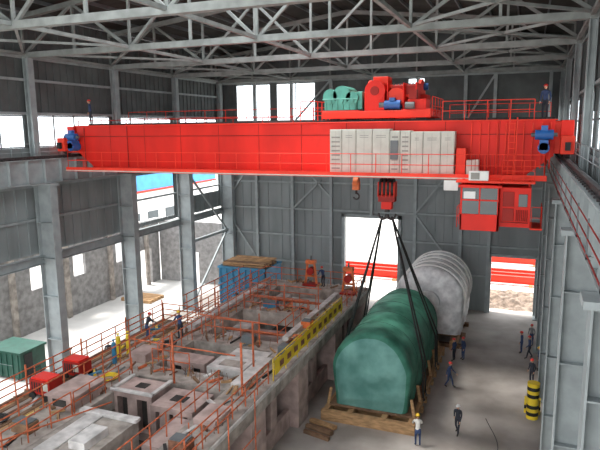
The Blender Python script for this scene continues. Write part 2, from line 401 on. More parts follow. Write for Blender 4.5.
k.box(-3.9,-3.2,30.0,30.1,13.8,14.3,'white')
k.rail([(-3.1,29.05,12.1),(-3.1,30.9,12.1)],1.0,'red_b',sp=.9,r=.02)
k.rail([(-1.1,29.1,14.4),(.35,29.1,14.4)],1.0,'red_b',sp=.5,r=.02)
k.rail([(.3,29.15,12.2),(.75,29.15,12.2),(.75,31,12.2)],1.0,'red_b',sp=.45,r=.02)
k.box(.25,.8,29.1,31.1,12.12,12.2,'red_b')
k.build("operator_cab",crane,.01)
# trolley
t=MB(); tz=17.5
t.box(-11.2,-5.0,32.2,32.8,tz,tz+.4,'red_b'); t.box(-11.2,-5.0,35.7,36.3,tz,tz+.4,'red_b')
for x in (-11.2,-8.9,-7.0,-5.5): t.box(x,x+.5,32.5,36,tz+.05,tz+.35,'red')
t.box(-11.2,-9.0,32.3,36.2,tz+.38,tz+.46,'red'); t.box(-6.6,-5.0,32.3,36.2,tz+.38,tz+.46,'red')
for x in (-10.6,-5.6):
    for y in (32.85,35.95): t.cyl((x,y-.1,tz),(x,y+.1,tz),.28,'rope',14)
t.rail([(-12.4,31.9,tz-.1),(-11.6,31.9,tz-.1),(-11.6,36.4,tz-.1)],1.1,'red_b',sp=.8,r=.03)
t.rail([(-4.9,32.1,tz+.1),(-4.9,36.3,tz+.1)],1.0,'red_b',sp=1.0,r=.025)
t.build("trolley_frame",crane,.02)
t=MB()
t.box(-11.1,-9.2,32.4,34.0,tz+.46,tz+1.25,'teal')
t.cyl((-10.75,32.35,tz+1.25),(-10.75,34.05,tz+1.25),.42,'teal',20); t.cyl((-10.05,32.35,tz+1.32),(-10.05,34.05,tz+1.32),.52,'teal',20); t.cyl((-9.45,32.35,tz+1.15),(-9.45,34.05,tz+1.15),.36,'teal',20)
t.box(-11.2,-9.1,32.3,34.1,tz+1.05,tz+1.13,'teal')
for x in (-10.75,-10.05,-9.45): t.cyl((x,32.28,tz+1.0),(x,32.35,tz+1.0),.12,'teal',12)
for i in range(6): t.box(-11.0+i*.34,-10.95+i*.34,32.34,32.4,tz+.5,tz+1.05,'teal')
t.box(-9.2,-8.9,32.6,33.8,tz+.5,tz+1.5,'teal')
t.build("gear_reducer",crane,.03)
t=MB()
t.cyl((-8.8,34.6,tz+1.25),(-6.0,34.6,tz+1.25),.72,'red_d',24)
for i in range(14): t.cyl((-8.6+i*.18,34.6,tz+1.25),(-8.54+i*.18,34.6,tz+1.25),.76,'rope',24)
t.cyl((-8.95,34.6,tz+1.25),(-8.8,34.6,tz+1.25),1.0,'red_b',28); t.cyl((-6.0,34.6,tz+1.25),(-5.85,34.6,tz+1.25),.95,'red_b',28)
t.box(-9.1,-8.5,33.9,35.3,tz+.4,tz+1.3,'red'); t.box(-6.0,-5.5,33.9,35.3,tz+.4,tz+1.3,'red')
t.box(-8.75,-7.6,32.5,33.6,tz+.4,tz+1.5,'red'); t.cyl((-8.15,32.45,tz+1.5),(-8.15,33.6,tz+1.5),.58,'red',24); t.cyl((-8.15,32.4,tz+1.5),(-8.15,32.46,tz+1.5),.25,'red_d',16)
t.box(-8.35,-7.5,32.9,33.9,tz+1.9,tz+2.3,'red_b'); t.cyl((-7.0,32.7,tz+1.15),(-7.0,33.8,tz+1.15),.5,'red_b',22)
t.box(-7.3,-5.9,33.0,33.9,tz+1.3,tz+1.8,'red_d')
t.beam((-8.0,33.3,tz+2.1),(-5.6,33.3,tz+.8),.5,.2,'red_b'); t.box(-6.3,-5.3,32.5,33.8,tz+.45,tz+1.0,'red')
for x in (-7.5,-6.6,-5.9): t.box(x,x+.07,32.6,33.9,tz+.45,tz+1.9,'red')
t.build("hoist_drum",crane,.02)
t=MB()
t.cyl((-7.6,32.55,tz+.72),(-6.7,32.55,tz+.72),.25,'blue',16); t.cyl((-7.9,32.55,tz+.72),(-7.6,32.55,tz+.72),.16,'steel_d',12)
t.box(-7.3,-7.0,32.35,32.75,tz+.92,tz+1.1,'blue')
t.cyl((-6.4,35,tz+1.8),(-5.6,35,tz+1.8),.2,'blue',14)
t.cyl((-6.4,32.4,tz+.65),(-5.9,32.4,tz+.65),.2,'steel_d',14); t.box(-6.2,-5.8,32.35,32.8,tz+1.0,tz+1.5,'red_d')
t.build("hoist_motors",crane)
hx,hy=-7.8,34.45
t=MB()
for dx in (-.32,-.2,-.08,.08,.2,.32):
    for dy in (-.12,.12): t.cyl((hx+dx*1.1,hy+dy,tz+.3),(hx+dx,hy+dy,13.6),.022,'rope',6,caps=False)
for dx in (-.1,.1): t.cyl((-9.75+dx,hy,tz+.3),(-9.75+dx,hy,13.75),.02,'rope',6,caps=False)
t.build("hoist_ropes",crane)
t=MB()
for dx in (-.36,-.12,.12,.36): t.cyl((hx+dx-.06,hy,13.45),(hx+dx+.06,hy,13.45),.5,'rope',20)
for dx in (-.48,-.24,0,.24,.48): t.box(hx+dx-.03,hx+dx+.03,hy-.42,hy+.42,12.85,13.75,'red_b')
t.box(hx-.5,hx+.5,hy-.3,hy+.3,12.55,12.95,'red_d'); t.box(hx-.32,hx+.32,hy-.25,hy+.25,12.1,12.55,'red'); t.cyl((hx,hy,11.9),(hx,hy,12.3),.16,'rope',12)
for s_ in (-1,1):
    prev=None
    for i in range(9):
        a=-math.pi/2+i/8*math.pi*1.05
        p=V((hx+s_*(.26+ .26*math.sin(a)),hy,11.72-.3*math.cos(a)+.05))
        if prev: t.cyl(prev,p,.11-.006*i,'rope',10)
        prev=p
t.build("main_hook_block",crane,.01)
t=MB()
t.cyl((-9.9,hy,13.7),(-9.6,hy,13.7),.28,'oran2',18); t.box(-9.95,-9.55,hy-.2,hy+.2,13.2,13.7,'oran2'); t.cyl((-9.75,hy,12.95),(-9.75,hy,13.2),.07,'rope',8)
prev=None
for i in range(10):
    a=math.pi/2-i/9*math.pi*1.4; p=V((-9.75+.18*math.cos(a),hy,12.8+.18*math.sin(a)))
    if prev: t.cyl(prev,p,.05,'rope',8)
    prev=p
t.build("auxiliary_hook",crane)
# ------------------------------------------------------------------ generator under tarp
gx=-7.85; gr=2.3
def drape(x0,zc,r,ya,yb,k,kf,amp,zbot,ny=100,na=72,seed=0,square=2.6):
    mb=MB(); vs=[];fs=[]
    for j in range(ny+1):
        f=j/ny; y=ya+(yb-ya)*f
        e=min(f,1-f)*(yb-ya); sh=1.0
        if e<.7: sh=(1-((.7-e)/.7)**square)**(1/square)*.12+.88
        for i in range(na+1):
            a=-.28*math.pi+ (1.56*math.pi)*i/na
            ca,sa=math.cos(a),math.sin(a)
            px=ca*r*sh; pz=sa*r*sh
            if sa<0: px=math.copysign(r*sh*(1-.10*abs(sa)),ca); pz=max(sa*r*1.3,-(zc-zbot))
            low=.35+.65*min(1,max(0,(.75-sa)))
            nn=noise.noise(V((ca*1.6+seed,y*.55,sa*1.6)))*amp*.8+noise.noise(V((ca*5,y*2.6+seed,sa*1.2)))*amp*.55*low+abs(math.sin(y*2.3+noise.noise(V((a*1.0,y*.3,seed)))*2.5))*amp*.3*low
            q=V((px,0,pz)); q=q*(1+nn/r)
            vs.append((x0+q.x,y+nn*.4,max(zc+q.z,zbot)))
    w=na+1
    for j in range(ny):
        for i in range(na): fs.append((j*w+i,j*w+i+1,(j+1)*w+i+1,(j+1)*w+i))
    mb.add(vs,fs,k,True)
    for jj,sg in ((0,-1),(ny,1)):
        ring=[V(vs[jj*w+i]) for i in range(w)]
        c=V((x0,ring[0].y+sg*.25,zc*.9)); vv=list(ring); R_=12
        for r_ in range(1,R_+1):
            tt=1-r_/R_
            for i,p in enumerate(ring):
                q=c.lerp(p,tt); bulge=.22*(1-tt**4); hz=max(0,min(1,(zc+r-q.z)/(2*r)))
                fold=(.09*math.sin((q.x-x0)*(4.2-1.2*hz)+noise.noise(q*.6)*2.5)+.04*math.sin((q.x-x0)*9+q.z))*hz*(1-tt**8)
                vv.append(V((q.x,ring[0].y+sg*(bulge+fold)+noise.noise(q*1.1)*.08,q.z)))
        ff=[]
        for r_ in range(R_):
            for i in range(na):
                ff.append((r_*w+i,(r_+1)*w+i,(r_+1)*w+i+1,r_*w+i+1) if sg<0 else (r_*w+i,r_*w+i+1,(r_+1)*w+i+1,(r_+1)*w+i))
            ff.append((r_*w+na,(r_+1)*w+na,(r_+1)*w,r_*w))
        mb.add(vv,ff,kf,True)
    return mb
gen=empty("tarp_covered_generator")
b=drape(gx,3.0,gr,30.9,41.6,'tarp','tarp2',.13,.75,seed=3)
b.build("tarpaulin",gen)
b=MB()
for y in (33,35.2,37.4,39.6):
    prev=None
    for i in range(29):
        a=-.25*math.pi+1.5*math.pi*i/28; ca,sa=math.cos(a),math.sin(a)
        p=V((gx+(ca if sa>0 else math.copysign(1-.06*abs(sa),ca))*(gr+.1),y,3.0+sa*(gr+.1)))
        if prev: b.cyl(prev,p,.015,'dgreen',5,caps=False)
        prev=p
b.build("lashing_ropes",gen)
b=MB()
for x in (-10.35,-8.9,-6.9,-5.35): b.box(x-.16,x+.16,30.2,42.6,.32,.66,'wood')
y=30.35
while y<42.5: b.box(-10.6,-5.1,y-.14,y+.14,.0,.32,'wood'); y+=1.35
b.box(-10.6,-5.1,30.1,30.4,.0,.62,'wood'); b.box(-10.6,-5.1,42.4,42.7,.0,.62,'wood')
b.box(-10.3,-5.4,30.8,41.8,.66,.76,'wood_d')
for x in (-10.45,-5.25):
    for y in range(31,42,2): b.beam((x,y,.5),(x-(x-gx)*.08,y,1.7),.12,.16,'wood')
b.build("timber_skid",gen)
b=MB()
for sx_ in (-1,1):
    for y in (33.6,34.4,38.6,39.4):
        p0=V((hx+sx_*.3,hy,11.62)); p1=V((gx+sx_*(gr+.28),y,2.9)); p2=V((gx+sx_*(gr+.34),y,.55))
        b.cyl(p0,p1,.055,'black',8,caps=False); b.cyl(p1,p2,.055,'black',8,caps=False); b.ell(p2,(.12,.12,.12),'rope',8,6)
b.build("rigging_slings",gen)
cas=empty("foil_wrapped_turbine_casing")
b=drape(-6.6,3.7,2.6,44.0,50.3,'foil','foil',.15,.6,seed=11)
b.build("foil_wrap",cas)
b=MB()
for y in (44.6,46,47.4,48.8,50):
    prev=None
    for i in range(33):
        a=-.2*math.pi+1.4*math.pi*i/32; p=V((-6.6+math.cos(a)*2.7,y,3.7+math.sin(a)*2.7))
        if prev: b.beam(prev,p,.1,.1,'white')
        prev=p
b.box(-8.8,-8.3,43.8,50.5,0,.7,'wood'); b.box(-4.9,-4.4,43.8,50.5,0,.7,'wood')
for y in (44.4,47,49.8): b.box(-9.2,-4.0,y-.2,y+.2,.0,.3,'wood_d')
b.cyl((-6.6,43.35,3.7),(-6.6,43.8,3.7),.9,'foil',24)
b.build("wrap_bands_and_cradle",cas)
# ------------------------------------------------------------------ turbine foundation
fnd=empty("turbine_foundation")
ZT=4.3
f=MB()
xl,xr=-20.5,-11.4
f.box(xr-1.9,xr,12,44,ZT-.9,ZT,'conc'); f.box(xl,xl+2.1,12,44,ZT-.9,ZT,'conc')
for a,b_ in ((12,14),(23.6,25.0),(29,30.4),(35.6,37.2),(42.4,44)): f.box(xl+2.1,xr-1.9,a,b_,ZT-.9,ZT,'conc')
f.box(xl+2.1,xr-1.9,12,44,1.6,2.0,'conc')
for y in (13,18.2,23.5,29.5,36.3,43):
    f.box(xr-1.8,xr-.05,y-.8,y+.8,0,ZT-.9,'pink'); f.box(xl+.05,xl+1.8,y-.8,y+.8,0,ZT-.9,'pink')
for a,b_ in ((13.8,17.4),(19,22.7),(24.3,28.7),(30.3,35.5),(37.1,42.2)):
    f.box(xr-.9,xr-.6,a,b_,0,1.1,'pink'); f.box(xr-.9,xr-.6,a,b_,2.7,ZT-.9,'pink'); f.box(xr-.9,xr-.6,(a+b_)/2-.4,(a+b_)/2+.4,1.1,2.7,'pink')
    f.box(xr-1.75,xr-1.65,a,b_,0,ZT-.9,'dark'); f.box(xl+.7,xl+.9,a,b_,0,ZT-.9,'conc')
f.box(xr-.02,xr+.06,12,44,ZT-.25,ZT-.05,'conc_l')
f.box(-17.8,-15.0,15.2,19.0,2.0,4.7,'conc'); f.box(-17.4,-16.6,15.6,18.7,4.7,4.78,'conc_l'); f.box(-16.2,-15.4,16.2,17.6,4.7,5.05,'conc_l')
f.box(-17.9,-14.9,18.7,19.05,4.7,4.85,'conc_l')
def nicheblock(x0,x1,y0,y1,z0,z1,nn):
    f.box(x0,x1,y0+.45,y1,z0,z1,'pink'); f.box(x0,x1,y0,y0+.45,z1-.3,z1,'pink'); f.box(x0,x1,y0,y0+.45,z0,z0+.4,'pink')
    for i in range(nn+1):
        c_=x0+(x1-x0)*i/nn; f.box(max(x0,c_-.28),min(x1,c_+.28),y0,y0+.45,z0+.4,z1-.3,'pink')
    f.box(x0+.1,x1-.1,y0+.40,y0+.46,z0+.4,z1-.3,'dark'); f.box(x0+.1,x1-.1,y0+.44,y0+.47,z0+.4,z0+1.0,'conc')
nicheblock(-18.5,-16.2,21.6,23.2,2.0,4.4,2)
nicheblock(-16.0,-13.7,21.2,23.2,2.0,4.2,3)
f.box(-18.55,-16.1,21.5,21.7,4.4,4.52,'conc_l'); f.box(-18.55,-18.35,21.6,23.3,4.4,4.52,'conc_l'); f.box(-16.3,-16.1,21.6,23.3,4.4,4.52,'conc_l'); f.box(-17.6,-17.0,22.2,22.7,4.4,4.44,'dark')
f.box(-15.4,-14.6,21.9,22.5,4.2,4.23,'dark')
nicheblock(-18.3,-15.9,26.0,27.2,2.0,4.3,2)
f.box(-14.6,-13.3,18.6,21.1,2.0,3.9,'pink'); f.box(-14.2,-13.3,14,18,2.0,3.8,'conc')
f.box(-18.4,-17.0,19.3,21.2,2.0,3.2,'conc')
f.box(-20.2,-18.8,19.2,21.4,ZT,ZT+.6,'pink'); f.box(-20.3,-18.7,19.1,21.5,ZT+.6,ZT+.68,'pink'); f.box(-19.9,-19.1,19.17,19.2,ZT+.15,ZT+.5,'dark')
f.box(-20.1,-19.0,25.0,26.4,ZT,ZT+.5,'pink'); f.box(-12.9,-11.8,20,21.5,ZT,ZT+.4,'pink')
f.box(-15.4,-13.3,25.4,27.0,ZT-.5,ZT+.22,'conc_l'); f.box(-15.2,-13.0,27.3,28.6,ZT-.3,ZT+.1,'conc_l'); f.box(-13.2,-12.5,24.0,27.6,ZT,ZT+.24,'conc_l')
f.box(-14.9,-13.6,25.8,26.6,ZT+.22,ZT+.25,'conc')
f.box(-18.4,-17.2,30.4,35.6,2.0,3.5,'conc_l'); f.box(-14.5,-13.3,30.4,35.6,2.0,3.4,'conc_l'); f.box(-17.2,-14.5,34.3,35.6,2,3.0,'pink')
f.box(-18.4,-17.4,37.2,42.4,2.0,3.6,'conc_l'); f.box(-14.3,-13.3,37.2,42.4,2.0,3.6,'conc_l')
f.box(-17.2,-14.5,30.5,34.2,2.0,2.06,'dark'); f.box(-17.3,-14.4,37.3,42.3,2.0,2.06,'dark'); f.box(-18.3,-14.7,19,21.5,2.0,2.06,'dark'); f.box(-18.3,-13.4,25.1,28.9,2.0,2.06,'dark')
f.box(-19.9,-19.3,30.6,41.6,ZT,ZT+.3,'conc_l'); f.box(-13.3,-12.9,30.8,41,ZT,ZT+.25,'conc_l')
for y in (31.4,33.0,38.4,40.2): f.cyl((-18.4,y,3.75),(-13.3,y,3.75),.1,'oran',10)
for x in (-16.9,-15.2): f.cyl((x,25.0,2.6),(x,28.9,2.6),.25,'steel_d',14)
for i in range(44):
    y=12.8+i*.7
    for x in (-11.75,-12.4,-18.75,-20.2): f.cyl((x,y,ZT),(x,y,ZT+.3),.02,'rust',5)
random.seed(12)
for (a,b_) in ((29.2,30.2),(35.8,37.0),(42.6,43.8),(23.8,24.8)):
    for i in range(22):
        x=-18.2+i*.22
        if random.random()<.7: f.cyl((x,a+random.random()*(b_-a),ZT),(x,a+.5,ZT+random.uniform(.3,.7)),.018,'rust',5)
f.build("concrete_frame",fnd,.02)
d=MB(); 
for y in (13,17,21,25,29,33): 
    for x in (-23.4,-21.0): d.cyl((x,y,0),(x,y,ZT+.9 if x<-23 else ZT-.6),.05,'oran',7)
    d.cyl((-23.5,y,ZT-.72),(-20.8,y,ZT-.72),.05,'oran',6)
for i in range(9): d.box(-23.4+i*.29,-23.15+i*.29,12.5,33.3,ZT-.66,ZT-.6+.02*(i%2),('wood','wood_d','conc','rust','conc','wood_d','wood','conc','wood_d')[i])
for y0_ in (13,21,29):
    d.cyl((-23.4,y0_,.2),(-23.4,y0_+4,3.6),.035,'oran',6)
d.cyl((-23.4,12.6,1.8),(-23.4,33.3,1.8),.04,'oran',6)
d.beam((-23.7,12.4,ZT-.85),(-23.7,33.6,ZT-.85),.18,.35,'rust')
d.rail([(-23.45,12.6,ZT-.6),(-23.45,33.2,ZT-.6),(-20.8,33.2,ZT-.6)],1.2,'oran',sp=1.25,levels=(1,.66,.33),r=.036)
for y in range(34,44,2):
    for x in (-22.0,-20.9): d.cyl((x,y,0),(x,y,ZT+1.2),.04,'oran',6)
    d.cyl((-22.1,y,3.6),(-20.8,y,3.6),.04,'oran',6)
for z in (1.8,3.6,ZT+.6,ZT+1.2): d.cyl((-22,33.6,z),(-22,43,z),.035,'oran',6)
# scaffold along the right face of the frame
for y in (14.5,17,19.5,22): d.cyl((-10.9,y,0),(-10.9,y,ZT+1.1),.035,'oran',6)
for z in (1.6,3.2): d.cyl((-10.9,14,z),(-10.9,22.5,z),.03,'oran',6)
d.build("scaffold_platform",fnd)
d=MB()
d.rail([(-20.35,12.2,ZT),(-20.35,43.8,ZT),(-11.6,43.8,ZT),(-11.6,37.4,ZT)],1.1,'oran',sp=1.4,r=.034)
d.rail([(-11.6,25,ZT),(-11.6,12.2,ZT)],1.1,'oran',sp=1.3,levels=(1,.66,.33),r=.034)
for a in ([(-18.3,24.7,ZT),(-16.0,24.7,ZT)],[(-18.3,30.3,ZT),(-13.4,30.3,ZT)],[(-18.3,35.7,ZT),(-13.4,35.7,ZT)],[(-18.3,37.1,ZT),(-13.4,37.1,ZT)],[(-13.45,30.4,ZT),(-13.45,35.6,ZT)],[(-18.5,25.5,ZT),(-18.5,41.8,ZT)],[(-13.5,14.4,ZT),(-13.5,23.4,ZT)],[(-18.6,14,ZT),(-18.6,19,ZT)]):
    d.rail(a,1.1,'oran',sp=1.2,r=.032)
d.rail([(-18.65,23.4,ZT),(-18.65,19.2,ZT)],1.0,'oran',sp=1.0,r=.03)
for x,y in ((-13.0,26.2),(-12.2,23.3),(-16.1,23.4)): d.cyl((x,y,ZT+.02),(x,y,ZT+2.7),.06,'oran',8)
for x,y,h in ((-19.2,24,2.0),(-17,29.2,1.8),(-13,36.5,2.1),(-15.5,36.4,1.9),(-19,38,1.9),(-17.4,24.4,1.9),(-14.2,29.5,2.0),(-18.9,33,2.0)): d.cyl((x,y,ZT),(x,y,ZT+h),.04,'oran',6)
for p,q in (((-18.2,29.3,ZT+1.6),(-13.6,29.3,ZT+1.5)),((-18.2,36.6,ZT+1.7),(-12.8,36.6,ZT+1.7)),((-19.2,24.2,ZT+1.7),(-13,24.2,ZT+1.6)),((-18.9,24,ZT+1.5),(-18.9,38,ZT+1.6)),((-17.2,13,ZT+1.9),(-17.2,20,ZT+.4))): d.cyl(p,q,.035,'oran',6)
d.build("scaffold_railing",fnd)
d=MB()
d.rail([(-11.5,25.4,ZT),(-11.5,37,ZT)],1.15,'yel',sp=1.6,r=.03)
vs=[];fs=[]
for i in range(59):
    y=25.4+i*.2; o=.03*math.sin(i*.9)
    vs+=[(-11.42+o,y,ZT+.3),(-11.44-o,y,ZT+1.08)]
for i in range(58): fs.append((2*i,2*i+2,2*i+3,2*i+1))
d.add(vs,fs,'yel')
for i in range(11):
    y=26+i*1.0
    d.box(-11.38,-11.365,y,y+.5,ZT+.55,ZT+.85,'rust')
d.build("safety_banner",fnd)
d=MB(); random.seed(3)
for i in range(170):
    r_=random.random()
    if r_<.3: x,y=random.uniform(-20.1,-18.8),random.uniform(13,43)
    elif r_<.55: x,y=random.uniform(-13.1,-11.9),random.uniform(14,43)
    else: x=random.uniform(-18,-13.6); y=random.choice([random.uniform(23.7,24.8),random.uniform(29.1,30.2),random.uniform(35.8,37),random.uniform(42.6,43.7)])
    L=random.uniform(.4,1.8); a=random.uniform(0,3.1); p=V((x,y,ZT+.05)); q=p+V((math.cos(a)*min(L,.5),abs(math.sin(a))*L*.5+.2,random.uniform(0,.12)))
    d.beam(p,q,random.uniform(.04,.2),random.uniform(.04,.14),random.choice(['wood','wood_d','rust','steel_d','rust','wood','conc_l','wood_d','oran','black']))
for i in range(40):
    x=random.uniform(-23.1,-21.2); y=random.uniform(13,32.5); a=random.uniform(0,3.1); L=random.uniform(.4,1.6)
    p=V((x,y,ZT-.54)); d.beam(p,p+V((math.cos(a)*min(L,.6),math.sin(a)*L,.03)),random.uniform(.05,.22),.1,random.choice(['wood','wood_d','rust','yel','steel_d','conc_l','cblue']))
for cx,cy,k_ in ((-19.4,27.8,'black'),(-12.6,31.2,'oran2'),(-22.3,18.2,'black'),(-19.6,22.7,'yel')):
    zz=ZT+.05 if cx>-21 else ZT-.55
    pts=[V((cx+math.cos(i*.5)*(.25+.006*i),cy+math.sin(i*.5)*(.25+.006*i),zz+.002*i)) for i in range(44)]
    d.tube(pts,.03,k_,5)
for cx,cy,kk in ((-12.4,18.3,'rust'),(-19.5,17.2,'wood_d'),(-15.0,29.7,'steel_d'),(-16.6,36.5,'cblue'),(-12.3,29,'steel_d'),(-12.7,33.5,'oran2')):
    w_=random.uniform(.3,.5); d.box(cx-w_,cx+w_,cy-.3,cy+.3,ZT+.02,ZT+.45,kk); d.box(cx-w_*.9,cx+w_*.9,cy-.25,cy+.25,ZT+.45,ZT+.52,'steel_d')
d.build("loose_site_materials",fnd)
def jack(x,y):
    j=MB(); z=ZT
    j.box(x-.6,x+.6,y-.5,y+.5,z,z+.15,'red_d')
    for sx_ in (-1,1):
        j.beam((x+sx_*.48,y,z+.15),(x+sx_*.28,y,z+1.9),.16,.2,'oran2')
    j.box(x-.4,x+.4,y-.25,y+.25,z+1.8,z+2.1,'oran2'); j.cyl((x,y-.3,z+1.2),(x,y+.3,z+1.2),.3,'red_d',18)
    j.box(x-.45,x+.45,y-.1,y+.1,z+.7,z+.85,'oran2'); j.cyl((x,y,z+2.1),(x,y,z+2.45),.08,'steel_d',8)
    j.build("lifting_jack_stand",bevel=.02)
jack(-16.0,43.2); jack(-12.4,41.8)
# blue bin with timber
b=MB(); x0,x1,y0,y1=-25.6,-20.9,45.0,48.4; zb_=1.3; zt_=4.7
b.box(x0,x1,y0,y1,zb_,zb_+.15,'cblue')
for a in (x0,x1-.1): b.box(a,a+.1,y0,y1,zb_+.15,zt_,'cblue')
for a in (y0,y1-.1): b.box(x0,x1,a,a+.1,zb_+.15,zt_,'cblue')
for i in range(8): b.box(x0+.1+i*.62,x0+.24+i*.62,y0-.1,y0,zb_+.05,zt_,'cblue')
b.box(x0-.06,x1+.06,y0-.14,y0+.12,zt_-.1,zt_+.08,'cblue'); b.box(x0-.06,x1+.06,y1-.1,y1+.08,zt_-.1,zt_+.08,'cblue'); b.box(x0-.06,x0+.12,y0,y1,zt_-.1,zt_+.08,'cblue'); b.box(x1-.1,x1+.06,y0,y1,zt_-.1,zt_+.08,'cblue'); b.box(x0-.02,x1+.02,y0-.12,y0,3.1,3.25,'cblue')
for j in range(3):
    for i in range(16): b.beam((x0+.3,y0+.3+i*.18,zt_-.05+j*.17+random.random()*.12),(x1-.3,y0+.3+i*.18,zt_-.05+j*.17+random.random()*.12),.15,.12,random.choice(['wood','wood_d','wood']))
for x in (x0+.2,(x0+x1)/2,x1-.4):
    for y in (y0+.1,y1-.3): b.box(x,x+.2,y,y+.2,0,zb_,'rust')
b.box(x0,x1,y0+.1,y0+.3,zb_-.25,zb_,'rust'); b.box(x0,x1,y1-.3,y1-.1,zb_-.25,zb_,'rust')
b.build("blue_waste_skip",bevel=.015)
b=MB(); b.box(-34.6,-31.6,28.0,30.2,.12,1.9,'dgreen'); b.box(-34.7,-31.5,27.9,30.3,1.9,2.05,'dgreen')
for i in range(6): b.box(-34.5+i*.52,-34.38+i*.52,27.93,28.0,.15,1.9,'dgreen')
b.box(-31.6,-31.55,28.3,29.0,.2,1.8,'black'); b.box(-34.5,-34.2,28,30.2,0,.12,'rope'); b.box(-32,-31.7,28,30.2,0,.12,'rope'); b.cyl((-34,27.85,1.1),(-32.2,27.85,1.1),.02,'steel',6)
b.build("site_tool_container",bevel=.02)
def welder(x,y,z,L=1.6):
    w=MB(); w.box(x-L/2,x+L/2,y-.45,y+.45,z+.25,z+1.0,'red_d'); w.box(x-L/2+.1,x+L/2-.1,y-.4,y+.4,z+1.0,z+1.1,'red')
    for i in range(5): w.box(x-L/2+.15+i*.16,x-L/2+.23+i*.16,y-.47,y-.45,z+.4,z+.9,'black')
    w.box(x+.15,x+L/2-.1,y-.47,y-.45,z+.5,z+.9,'cream')
    for sx_ in (-1,1):
        for sy_ in (-1,1): w.cyl((x+sx_*L*.33,y+sy_*.5-.05,z+.2),(x+sx_*L*.33,y+sy_*.5+.05,z+.2),.2,'black',12)
    w.cyl((x-L/2,y-.35,z+1.4),(x-L/2,y+.35,z+1.4),.025,'black',6); w.cyl((x-L/2,y-.35,z+.9),(x-L/2,y-.35,z+1.4),.02,'black',6); w.cyl((x-L/2,y+.35,z+.9),(x-L/2,y+.35,z+1.4),.02,'black',6)
    w.build("welding_machine",bevel=.02)
welder(-22.1,21.0,ZT-.58,1.3); welder(-22.3,23.4,ZT-.58,1.2); welder(-27.0,27.2,0,2.0)
def cylgas(x,y,z,k):
    w=MB(); w.cyl((x,y,z),(x,y,z+1.15),.13,k,12); w.ell((x,y,z+1.15),(.13,.13,.14),k,12,5,0,1); w.cyl((x,y,z+1.25),(x,y,z+1.4),.04,'steel_d',8); w.cyl((x,y,z+1.38),(x,y,z+1.44),.08,k,10); w.build("gas_cylinder")
cylgas(-22.0,26.5,ZT-.58,'yel'); cylgas(-21.7,27.0,ZT-.58,'yel'); cylgas(-21.6,25.6,ZT-.58,'cblue')
b=MB()
for r_ in range(2):
    for i in range(5):
        z=.0+r_*1.1+i*.22; b.cyl((1.0,34.6,z),(1.0,34.6,z+.22),.34,'yel' if i%2==0 else 'black',18)
b.box(.55,1.45,35.1,35.5,0,.9,'yel'); b.box(.55,1.45,35.05,35.1,.3,.5,'black')
b.build("striped_safety_barrels")
b=MB()
for i in range(5): b.box(-37.5,-34,46+i*.5,46.35+i*.5,.0,.3,'wood')
b.build("timber_stack")
b=MB(); random.seed(9)
for i in range(5): b.beam((-11,28.4+i*.33,.1+(i%2)*.16),(-9.4,28.0+i*.33,.1+(i%2)*.16),.2,.2,random.choice(['wood','wood_d']))
b.build("timber_dunnage")
b=MB()
b.tube([V((-1.2+.5*math.sin(i*.35),28+i*.5,.03)) for i in range(12)],.02,'black',5); b.build("cable_on_floor")
# ------------------------------------------------------------------ outdoors
b=MB()
b.box(-75,-52,60,90,-.31,8.2,'white'); b.box(-75.5,-51.5,59.5,90.5,8.2,11.0,'skyblue'); b.box(-75.6,-51.4,59.4,90.6,8.0,8.3,'red_b')
for i in range(6): b.box(-51.99,-51.9,62+i*4.5,64.5+i*4.5,3,5,'glassd')
b.build("outdoor_site_building")
b=MB(); b.box(-80,-62,20,48,-.31,16,'white')
for i in range(6):
    for j in range(4): b.box(-62,-61.9,22+i*4.3,24+i*4.3,2+j*3.5,4+j*3.5,'glassd')
b.box(-80.3,-61.7,19.7,48.3,16,16.4,'white'); b.build("outdoor_office_building")
def stack(x0,x1,y,nn,gap=1.6):
    s=MB()
    for i in range(nn): s.ibeam((x0,y+i*gap,.35),(x1,y+i*gap,.35),.45,.8,'red_b')
    for x in (x0+1,x1-1): s.box(x-.2,x+.2,y-.5,y+(nn-1)*gap+.5,-.31,-.05,'wood')
    s.build("red_steel_girder_stack")
stack(-22,-12.5,64,3); stack(-6.2,2,66,3); stack(-6,2.5,76,2)
b=MB(); vs=[];fs=[]; nx,ny=30,18
for j in range(ny+1):
    for i in range(nx+1):
        x=-7+i*.4; y=56.5+j*.4; ed=min(i,nx-i,j,ny-j)/4
        vs.append((x,y,-.33+min(1,ed)*(.35+.5*noise.noise(V((x*.9,y*.9,0)))+.25*noise.noise(V((x*2.7,y*2.7,4))))))
for j in range(ny):
    for i in range(nx): fs.append((j*(nx+1)+i,j*(nx+1)+i+1,(j+1)*(nx+1)+i+1,(j+1)*(nx+1)+i))
b.add(vs,fs,'rubble'); b.build("rubble_mound")
